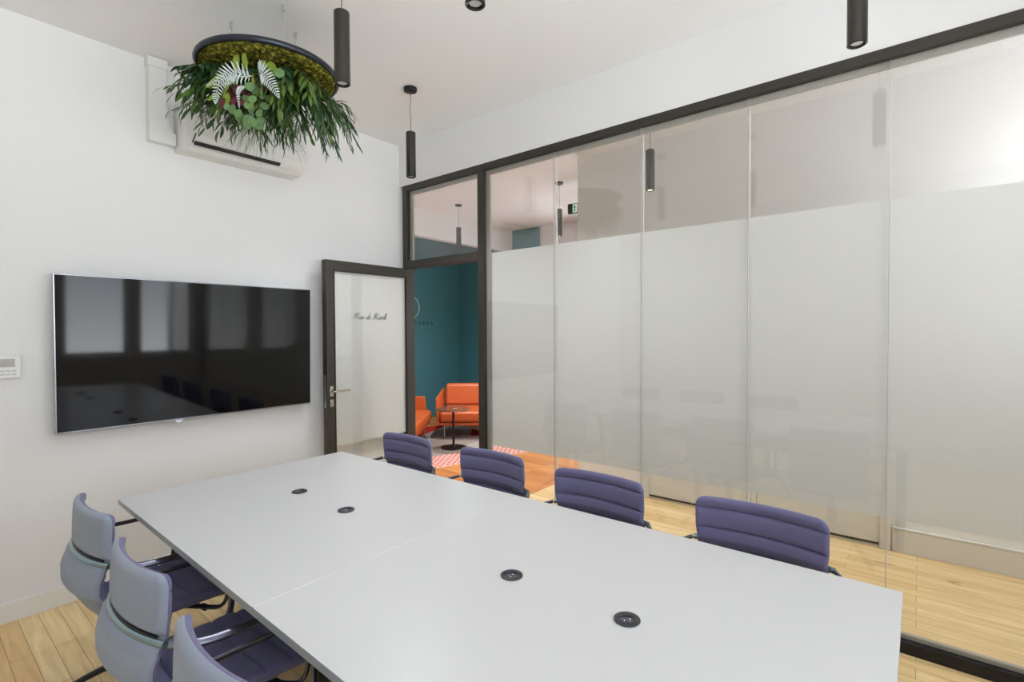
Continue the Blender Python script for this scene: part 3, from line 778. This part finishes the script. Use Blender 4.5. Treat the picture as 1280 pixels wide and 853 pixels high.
def rugmat():
    m = mat('patterned_rug', srgb(160, 146, 134), .95, spec=.1, bump=.4, bscale=300)
    nt = m.node_tree; N = nt.nodes; L = nt.links; b = N['Principled BSDF']
    tc = N.new('ShaderNodeTexCoord'); sp = N.new('ShaderNodeSeparateXYZ'); L.new(tc.outputs['Object'], sp.inputs[0])
    def math_(op, a, b_=None):
        n = N.new('ShaderNodeMath'); n.operation = op
        for i, q in enumerate((a, b_)):
            if q is None: continue
            if isinstance(q, (int, float)): n.inputs[i].default_value = q
            else: L.new(q, n.inputs[i])
        return n.outputs[0]
    x, y = sp.outputs[0], sp.outputs[1]
    # grey patches
    nz = N.new('ShaderNodeTexVoronoi'); nz.inputs['Scale'].default_value = 2.2; L.new(tc.outputs['Object'], nz.inputs['Vector'])
    r = N.new('ShaderNodeValToRGB'); r.color_ramp.interpolation = 'CONSTANT'
    r.color_ramp.elements[0].color = srgb(150, 138, 128); r.color_ramp.elements[1].position = .5; r.color_ramp.elements[1].color = srgb(172, 160, 148)
    L.new(nz.outputs['Color'], r.inputs[0])
    # red patches (rotated boxes)
    def boxm(cx, cy, hw, hh, ang):
        ca, sa = math.cos(ang), math.sin(ang)
        dx = math_('SUBTRACT', x, cx); dy = math_('SUBTRACT', y, cy)
        u = math_('ADD', math_('MULTIPLY', dx, ca), math_('MULTIPLY', dy, sa)); v = math_('SUBTRACT', math_('MULTIPLY', dy, ca), math_('MULTIPLY', dx, sa))
        return math_('MULTIPLY', math_('LESS_THAN', math_('ABSOLUTE', u), hw), math_('LESS_THAN', math_('ABSOLUTE', v), hh))
    red = math_('MAXIMUM', boxm(2.15, 1.42, .42, .28, math.radians(58)), boxm(1.25, 2.0, .5, .22, math.radians(35)))
    mx = N.new('ShaderNodeMix'); mx.data_type = 'RGBA'; mx.inputs[7].default_value = srgb(176, 44, 30)
    L.new(red, mx.inputs[0]); L.new(r.outputs[0], mx.inputs[6])
    # front strip of small red dashes on cream
    bk = N.new('ShaderNodeTexBrick'); bk.inputs['Scale'].default_value = 1; bk.inputs['Brick Width'].default_value = .075; bk.inputs['Row Height'].default_value = .042
    bk.inputs['Mortar Size'].default_value = .0075; bk.inputs['Mortar Smooth'].default_value = 0
    bk.inputs['Color1'].default_value = srgb(170, 44, 26); bk.inputs['Color2'].default_value = srgb(186, 56, 32); bk.inputs['Mortar'].default_value = srgb(232, 206, 190)
    L.new(tc.outputs['Object'], bk.inputs['Vector'])
    m2 = N.new('ShaderNodeMix'); m2.data_type = 'RGBA'; L.new(math_('LESS_THAN', y, .46), m2.inputs[0]); L.new(mx.outputs[2], m2.inputs[6]); L.new(bk.outputs['Color'], m2.inputs[7])
    L.new(m2.outputs[2], b.inputs['Base Color'])
    return m
rg = MB().box(0, 1.98, 0, 2.2, 0, .010, bev=.003).build('rug', rugmat())
rg.location = (3.2, 4.22, .001); rg.rotation_euler = (0, 0, math.atan2(-.27, .963))
tag(rg, 'patterned rug with grey and red patches and a red dashed border on the lobby floor', 'rug')

lg = empty('wall_logo', (5.44, 3.662+2.9-.001, 1.90), 0, 'pale circular emblem with dark letters on the teal lobby wall', 'sign')
lg.location = (5.435, D+2.9, 1.895)
n = 40
MB().tube([(.185*math.cos(2*PI*i/n), -.006, .185*math.sin(2*PI*i/n)) for i in range(n)], .008, seg=8, closed=True, up=Vector((0, 1, 0))).build('circle', M['logo'], lg)
m = MB()
for k in range(6):
    a = k*PI/3+.3
    m.tube(smooth_path([(0, -.005, 0), (.04*math.cos(a+.3), -.005, .04*math.sin(a+.3)), (.065*math.cos(a), -.005, .065*math.sin(a))], 4), .007, seg=6, up=Vector((0, 1, 0)))
m.build('flower_motif', M['logo'], lg)
fc = bpy.data.curves.new('letters', 'FONT'); fc.body = 'TERRA'; fc.size = .085; fc.extrude = .002; fc.space_character = 1.9; fc.align_x = 'LEFT'
tmp = bpy.data.objects.new('tmp_letters', fc); COL.objects.link(tmp); bpy.context.view_layer.update()
me = bpy.data.meshes.new_from_object(tmp.evaluated_get(bpy.context.evaluated_depsgraph_get())); bpy.data.objects.remove(tmp)
me.materials.clear(); me.materials.append(M['tin'])
lo = bpy.data.objects.new('letters', me); link(lo, lg); lo.rotation_euler = (PI/2, 0, 0); lo.location = (.085, -.004, -.29)

# ------------------------------------------------------------------ hanging plant ring
pl = empty('hanging_planter', (1.30, 2.70, 2.862), 0, 'round hanging planter ring with moss, ferns and trailing leaves, suspended from the ceiling', 'hanging plant')
RR = .338
MB().tube([(RR*math.cos(2*PI*i/64), RR*math.sin(2*PI*i/64), .010) for i in range(64)], .0125, seg=12, flat=1.25, closed=True).build('ring', M['ring'], pl)
# moss bed: lumpy disc
mb = MB(); vs = []; fs = []; rn = random.Random(3); nr, ns = 26, 96; rows = []
for i in range(nr+1):
    r = (RR-.012)*i/nr; row = []
    for k in range(ns if i else 1):
        a = 2*PI*k/ns
        z = -.012-.022*math.sqrt(max(0, 1-(i/nr)**4))+rn.uniform(-.009, .009)*(i < nr)
        row.append(len(vs)); vs.append((r*math.cos(a), r*math.sin(a), z))
    rows.append(row)
for i in range(nr):
    A, B = rows[i], rows[i+1]
    for k in range(ns):
        if i == 0: fs.append((A[0], B[k], B[(k+1) % ns]))
        else: fs.append((A[k], B[k], B[(k+1) % ns], A[(k+1) % ns]))
mb.add(vs, fs)
mb.lathe([(0, .014), (RR-.01, .014), (RR-.01, -.014)], seg=64)
mo = mb.build('moss_bed', M['moss'], pl)
# hooks & wires
hooks = [(-.115, .185), (-.010, -.175), (.150, .010)]
for (hx, hy) in hooks:
    ztop = CE-2.862
    m = MB().box(hx-.004, hx+.004, hy-.008, hy+.008, ztop-.032, ztop-.001, bev=.001).lathe([(0, -.038), (.006, -.036), (.006, -.028), (0, -.026)], c=(hx, hy, ztop), seg=10)
    hk = m.build('ceiling_hook', M['wire'], pl)
    f = 1.0
    MB().tube([(hx, hy, ztop-.036), (hx, hy, .016)], .0011, seg=5).build('wire', M['wire'], pl)

rn = random.Random(11)
def leaf(m, base, dirv, nrm, L, Wd, bend=.25, fold=.12, seg=5, shape='lance', mi=0):
    base = Vector(base); t = Vector(dirv).normalized(); nrm = Vector(nrm); nrm = (nrm-t*nrm.dot(t))
    if nrm.length < .05: nrm = t.orthogonal()
    nrm.normalize(); vs = []; fs = []; p = base.copy(); st_ = L/seg
    for i in range(seg+1):
        q = i/seg
        if shape == 'lance': w = Wd*math.sin(PI*min(1, q*.93+.04))**.9
        elif shape == 'round': w = Wd*math.sqrt(max(0, 1-(2*q-1)**2))+.0005
        else: w = Wd*(1-q)**.7
        side = t.cross(nrm).normalized()
        vs += [p-side*w+nrm*w*fold*2, p.copy(), p+side*w+nrm*w*fold*2]
        p = p+t*st_
        rot = Matrix.Rotation(-bend/seg*1.6, 3, side); t = (rot @ t).normalized(); nrm = (rot @ nrm).normalized()
    for i in range(seg):
        a = i*3; fs += [(a, a+1, a+4, a+3), (a+1, a+2, a+5, a+4)]
    m.add(vs, fs, mi)
def V(l, f, z): return R_*l+F_*f+Z_*z      # planter space: lateral, forward, up
def stem_path(b, tip, sag=.06, n=7):
    b = Vector(b); tip = Vector(tip); out = []
    for i in range(n+1):
        q = i/n; p = b.lerp(tip, q); p = p+Z_*sag*math.sin(PI*q*.9)*(1-q*.3); out.append(p)
    return out
def sprig(m, b, tip, nl, L, Wd, sag=.05, shape='lance', spread=.8, bend=.5, both=True):
    pts = stem_path(b, tip, sag); m.tube(pts, .0016, seg=5, mi=1)
    tot = len(pts)-1
    for k in range(nl):
        q = .12+.88*(k+1)/nl; f = q*tot; i = min(int(f), tot-1); p = pts[i].lerp(pts[i+1], f-i); t = (pts[i+1]-pts[i]).normalized()
        sd = t.cross(Z_)
        if sd.length < .1: sd = Vector((1, 0, 0))
        sd.normalize(); s = 1 if k % 2 else -1
        if k == nl-1: d = t
        else: d = t+sd*s*spread*rn.uniform(.6, 1.2)+Vector((rn.uniform(-.25, .25), rn.uniform(-.25, .25), rn.uniform(-.35, .2)))
        leaf(m, p, d, Z_+Vector((rn.uniform(-.6, .6), rn.uniform(-.6, .6), 0)), L*rn.uniform(.75, 1.15), Wd*rn.uniform(.8, 1.2), bend*rn.uniform(.5, 1.4), shape=shape)

def bunch(name, mats, spec, fn, label=None):
    m = MB()
    for s in spec: fn(m, *s)
    o = m.build(name, mats, pl, angle=180)
    if label: o['label'] = label
    return o
# broad dark leaves, left and centre
sp = []
for k in range(30):
    a = rn.uniform(-.34, .05); f = rn.uniform(-.22, .18)
    sp.append((V(a*.45, f*.6, -.03), V(a*1.12-.02, f*1.1, -.06-rn.uniform(.02, .16)), 9, .08, .0095, .03))
bunch('broad_leaf_foliage', [M['lf_dark'], M['stem']], sp, sprig)
sp = []
for k in range(26):
    a = rn.uniform(-.33, .30); f = rn.uniform(-.24, .2)
    sp.append((V(a*.4, f*.6, -.03), V(a*1.08, f, -.10-rn.uniform(.03, .20)), 10, .075, .0085, .03))
bunch('leafy_sprigs', [M['lf_mid'], M['stem']], sp, sprig)
# bushy leaves just under the moss, towards the room
sp = []
for k in range(46):
    a = rn.uniform(-.36, .20); f = rn.uniform(-.30, -.10)
    sp.append((V(a*.75, f*.55, -.03), V(a*1.02, max(f, -.31+abs(a)*.3), -.06-rn.uniform(.0, .11)), 10, .07, .0085, .015))
bunch('bushy_foliage', [M['lf_dark'], M['stem']], sp, sprig)
sp = []
for k in range(30):
    a = rn.uniform(-.34, .30); f = rn.uniform(-.28, -.05)
    sp.append((V(a*.7, f*.5, -.03), V(a*1.04, max(f, -.30+abs(a)*.3), -.10-rn.uniform(.0, .14)), 9, .08, .0088, .02))
bunch('glossy_foliage', [M['lf_mid'], M['stem']], sp, sprig)
# willow-like narrow leaves on the far left and hanging down on the right
sp = []
for k in range(22):
    sp.append((V(rn.uniform(-.22, -.05), rn.uniform(-.15, .15), -.04), V(rn.uniform(-.47, -.26), rn.uniform(-.2, .2), rn.uniform(-.28, -.05)), 12, .07, .0048, .05))
for k in range(44):
    a = rn.uniform(.08, .36)
    sp.append((V(a*.7, rn.uniform(-.12, .22), -.04), V(a*1.03+.03, rn.uniform(-.12, .25), rn.uniform(-.36, -.16)+a*.12), 13, .085, .0042, .04, 'lance', .35))
bunch('willow_foliage', [mat('willow_leaf', srgb(58, 88, 50), .5, var=.2, vscale=12), M['stem']], sp, sprig)
sp = []
for k in range(26):
    a = rn.uniform(-.24, .22)
    sp.append((V(a*.5, rn.uniform(-.1, .15), -.05), V(a*1.1, rn.uniform(-.1, .15), rn.uniform(-.38, -.22)), 12, .07, .005, .03, 'lance', .5))
bunch('dark_trailing_foliage', [M['lf_dark'], M['stem']], sp, sprig)
# fine grass below the centre
def grass(m, b, tip):
    pts = stem_path(b, tip, .02, 5); m.tube(pts, .0012, seg=4, rs=[.0014]*3+[.001, .0007, .0003])
    for k in range(4):
        i = rn.randint(2, 4); leaf(m, pts[i], (pts[i]-pts[i-1])+Vector((rn.uniform(-.02, .02), rn.uniform(-.02, .02), 0)), Vector((rn.random()-.5, rn.random()-.5, .3)), .05, .0014, .1, shape='blade', seg=3)
sp = [(V(rn.uniform(-.06, .08), rn.uniform(-.06, .06), -.05), V(rn.uniform(-.22, .20), rn.uniform(-.14, .12), rn.uniform(-.46, -.32))) for k in range(90)]
bunch('fine_grass', [M['lf_grass']], sp, grass)
# eucalyptus rounds low in the centre
def euc(m, c, r, d):
    r *= .78; leaf(m, c, d, Vector(V(rn.uniform(-.5, .5), -1, -.2)), r*2, r, .15, .06, seg=7, shape='round')
sp = []
for (l, z, r) in ((.0, -.315, .030), (.035, -.335, .028), (-.055, -.30, .030), (-.035, -.33, .026), (.06, -.25, .024), (.03, -.20, .030), (.055, -.185, .026), (.085, -.225, .022), (-.005, -.36, .024), (.07, -.32, .024), (.02, -.29, .024), (.0, -.23, .02), (-.085, -.28, .022), (.19, -.13, .03)):
    for q in range(2):
        sp.append((V(l+rn.uniform(-.012, .012), -.27+rn.uniform(-.03, .05)+q*.04, z+.02+rn.uniform(-.01, .01)), r, V(rn.uniform(-.6, .6), -.15, -1)))
eu = bunch('eucalyptus_leaves', [M['lf_euc']], sp, euc, 'round grey-green leaves')
m = MB()
for k in range(5):
    m.tube(stem_path(V(.02*k-.04, -.05, -.03), V(.03*k-.07, -.19, -.31+.02*(k % 2)), .02), .0018, seg=5)
m.build('eucalyptus_stems', M['stem'], pl)
# bright lime leaves near the top
m = MB()
for (l, f, z, L, w, dl, dz) in ((-.030, -.20, -.015, .105, .017, -.12, -1), (.005, -.21, -.01, .10, .013, .10, -1), (.105, -.17, -.045, .08, .030, .30, -1), (.085, -.17, -.04, .06, .018, -.3, -1), (.225, -.10, -.075, .075, .02, .5, -1),
                              (-.10, -.19, -.11, .12, .011, -.8, -.6), (-.07, -.18, -.12, .11, .010, -.5, -1), (-.055, -.18, -.10, .10, .008, .1, -1), (-.12, -.17, -.16, .09, .010, -1, -.1), (-.09, -.18, -.2, .07, .018, -.2, -1), (.04, -.2, -.12, .08, .008, .1, -1), (-.15, -.15, -.19, .07, .01, -.9, -.5), (.04, -.215, -.245, .05, .013, .05, -1)):
    f -= .06
    leaf(m, V(l, f, z), V(dl, -.1, dz), V(0, -1, -.3), L, w, .25, .15, seg=7)
    m.tube([V(l, f+.08, z+.03), V(l, f+.03, z+.015), V(l, f, z)], .0015, seg=5)
lm = m.build('lime_leaves', M['lf_lime'], pl, angle=180); lm['label'] = 'bright yellow-green leaves'
# burgundy leaves
m = MB()
for k in range(16):
    l = -.055+rn.uniform(-.045, .05); z = -.20+rn.uniform(-.04, .055)
    leaf(m, V(l, -.255+rn.uniform(-.02, .05), z), V(rn.uniform(-1, 1), -.2, -.7), V(rn.uniform(-.4, .4), -1, -.2), .05, .013, .3)
for k in range(8):
    leaf(m, V(.07+rn.uniform(-.03, .03), -.24, -.13+rn.uniform(-.03, .03)), V(rn.uniform(-1, 1), -.2, -.7), V(0, -1, -.2), .045, .01, .3)
m.tube(stem_path(V(0, -.05, -.03), V(-.05, -.17, -.2), .02), .002, seg=5)
m.tube(stem_path(V(.02, -.05, -.03), V(.07, -.16, -.13), .02), .002, seg=5)
bg = m.build('burgundy_leaves', M['lf_red'], pl, angle=180); bg['label'] = 'dark burgundy leaves'
# silver ferns
def fern(pts, wmax, n=20):
    m = MB(); P_ = smooth_path(pts, 10); m.tube(P_, .0018, seg=5, rs=[.0024*(1-.8*i/len(P_)) for i in range(len(P_))])
    for k in range(n):
        q = .06+.92*k/(n-1); f = q*(len(P_)-1); i = min(int(f), len(P_)-2); p = P_[i].lerp(P_[i+1], f-i); t = (P_[i+1]-P_[i]).normalized()
        nr_ = -F_*.9-Z_*.3; sd = t.cross(nr_).normalized(); w = wmax*(1-q)**.75*min(1, .35+q*4)
        for s in (-1, 1):
            d = sd*s+t*.45
            leaf(m, p, d, nr_, w, max(.0028, w*.085), .15, .05, seg=4, shape='lance')
            for j in range(1, 6):
                if w > .03:
                    pp = p+d.normalized()*w*j/6
                    for s2 in (-1, 1): leaf(m, pp, d.normalized()*.4+t*s2, nr_, w*.13*(1-j/8), .0022, .05, .02, seg=2)
    o = m.build('fern_frond', M['lf_wht'], pl, angle=180); o['label'] = 'silver-white fern frond'
fern([V(.03, -0.250, -.125), V(-.03, -0.300, -.13), V(-.08, -0.310, -.17), V(-.115, -0.300, -.235), V(-.125, -0.290, -.275)], .062, 20)
fern([V(.035, -0.260, -.13), V(-.04, -0.290, -.15), V(-.10, -0.300, -.17), V(-.17, -0.290, -.19)], .045, 16)
fern([V(.065, -0.250, -.115), V(.11, -0.310, -.14), V(.155, -0.310, -.195), V(.185, -0.300, -.255)], .066, 18)
fern([V(-.01, -0.250, -.17), V(-.015, -0.290, -.22), V(-.005, -0.300, -.30)], .022, 14)
m = MB(); m.tube([V(.03, -.02, -.03), V(.032, -.12, -.08), V(.031, -.25, -.126)], .002, seg=5); m.tube([V(.05, -.02, -.03), V(.058, -.12, -.07), V(.065, -.25, -.115)], .002, seg=5); m.tube([V(.0, -.02, -.03), V(-.005, -.12, -.1), V(-.01, -.25, -.17)], .002, seg=5)
m.build('fern_stems', M['stem'], pl)

# ------------------------------------------------------------------ camera
cam = bpy.data.cameras.new('camera'); co = bpy.data.objects.new('camera', cam); COL.objects.link(co)
cam.sensor_width = 36; cam.sensor_fit = 'HORIZONTAL'; cam.lens = 36*629.246/1280; cam.clip_start = .02
y, p, r = .890432, -.020799, -.0054025
f = Vector((math.sin(y)*math.cos(p), math.cos(y)*math.cos(p), math.sin(p)))
R0 = Vector((math.cos(y), -math.sin(y), 0)); U0 = R0.cross(f)
Rr = R0*math.cos(r)+U0*math.sin(r); Ur = -R0*math.sin(r)+U0*math.cos(r)
mt = Matrix((Rr, Ur, -f)).transposed().to_4x4(); mt.translation = Vector((0, 0, 1.5)); co.matrix_world = mt
scn.camera = co

# ------------------------------------------------------------------ light
w = bpy.data.worlds.new('daylight'); scn.world = w; w.use_nodes = True
nt = w.node_tree; bgn = nt.nodes['Background']; bgn.inputs[1].default_value = 6.7
tcw = nt.nodes.new('ShaderNodeTexCoord'); spw = nt.nodes.new('ShaderNodeSeparateXYZ'); nt.links.new(tcw.outputs['Generated'], spw.inputs[0])
rmp = nt.nodes.new('ShaderNodeMapRange'); rmp.inputs['From Min'].default_value = -.08; rmp.inputs['From Max'].default_value = .08
nt.links.new(spw.outputs[2], rmp.inputs['Value'])
mxw = nt.nodes.new('ShaderNodeMix'); mxw.data_type = 'RGBA'; mxw.clamp_result = False
mxw.inputs[6].default_value = (2.20, 2.28, 2.40, 1)      # world below the horizon, brightened as added fill for the ceiling
mxw.inputs[7].default_value = (.84, .91, 1.03, 1)      # bright overcast sky
nt.links.new(rmp.outputs[0], mxw.inputs[0]); nt.links.new(mxw.outputs[2], bgn.inputs[0])
def portal(name, loc, rot, sx, sy):
    l = bpy.data.lights.new(name, 'AREA'); l.shape = 'RECTANGLE'; l.size = sx; l.size_y = sy
    l.cycles.is_portal = True
    o = bpy.data.objects.new(name, l); o.location = loc; o.rotation_euler = rot; COL.objects.link(o)
for (a0, a1, z0, z1) in rear_holes: portal('daylight_portal', ((a0+a1)/2, YB-.15, (z0+z1)/2), (PI/2, 0, 0), a1-a0, z1-z0)
for (a0, a1, z0, z1) in left_holes: portal('daylight_portal', (XL-.15, (a0+a1)/2, (z0+z1)/2), (PI/2, 0, -PI/2), a1-a0, z1-z0)
portal('daylight_portal', (3.58, YS-.08, 1.6), (PI/2, 0, 0), 1.2, 3.0)
portal('daylight_portal', (XF+.08, 3.575, 1.55), (PI/2, 0, PI/2), 1.15, 1.3)
def lamp(x, yy, e, z=2.545, col=(.95, .98, 1.04)):
    l = bpy.data.lights.new('pendant_and_fill_spot', 'SPOT'); l.energy = e; l.spot_size = math.radians(150); l.spot_blend = 1; l.color = col; l.shadow_soft_size = .05
    o = bpy.data.objects.new('pendant_and_fill_spot', l); o.location = (x, yy, z); COL.objects.link(o)
for (x, yy) in ((4.77, 3.165), (4.75, 4.74)): lamp(x, yy, 250)
for (x, yy, e) in ((3.655, 1.6, 260),): lamp(x, yy, e)
lamp(3.6, -.75, 38, 3.08)  # spot of the added corridor fill light, not a pendant
for (x, yy, e) in ((2.275, 2.725, 62), (1.24, 1.93, 56), (1.218, 1.132, 10), (2.29, .19, 3)): lamp(x, yy, e)
scn.view_settings.view_transform = 'Standard'; scn.view_settings.look = 'None'; scn.view_settings.gamma = 1
scn.view_settings.use_curve_mapping = False; scn.view_settings.exposure = -0.76
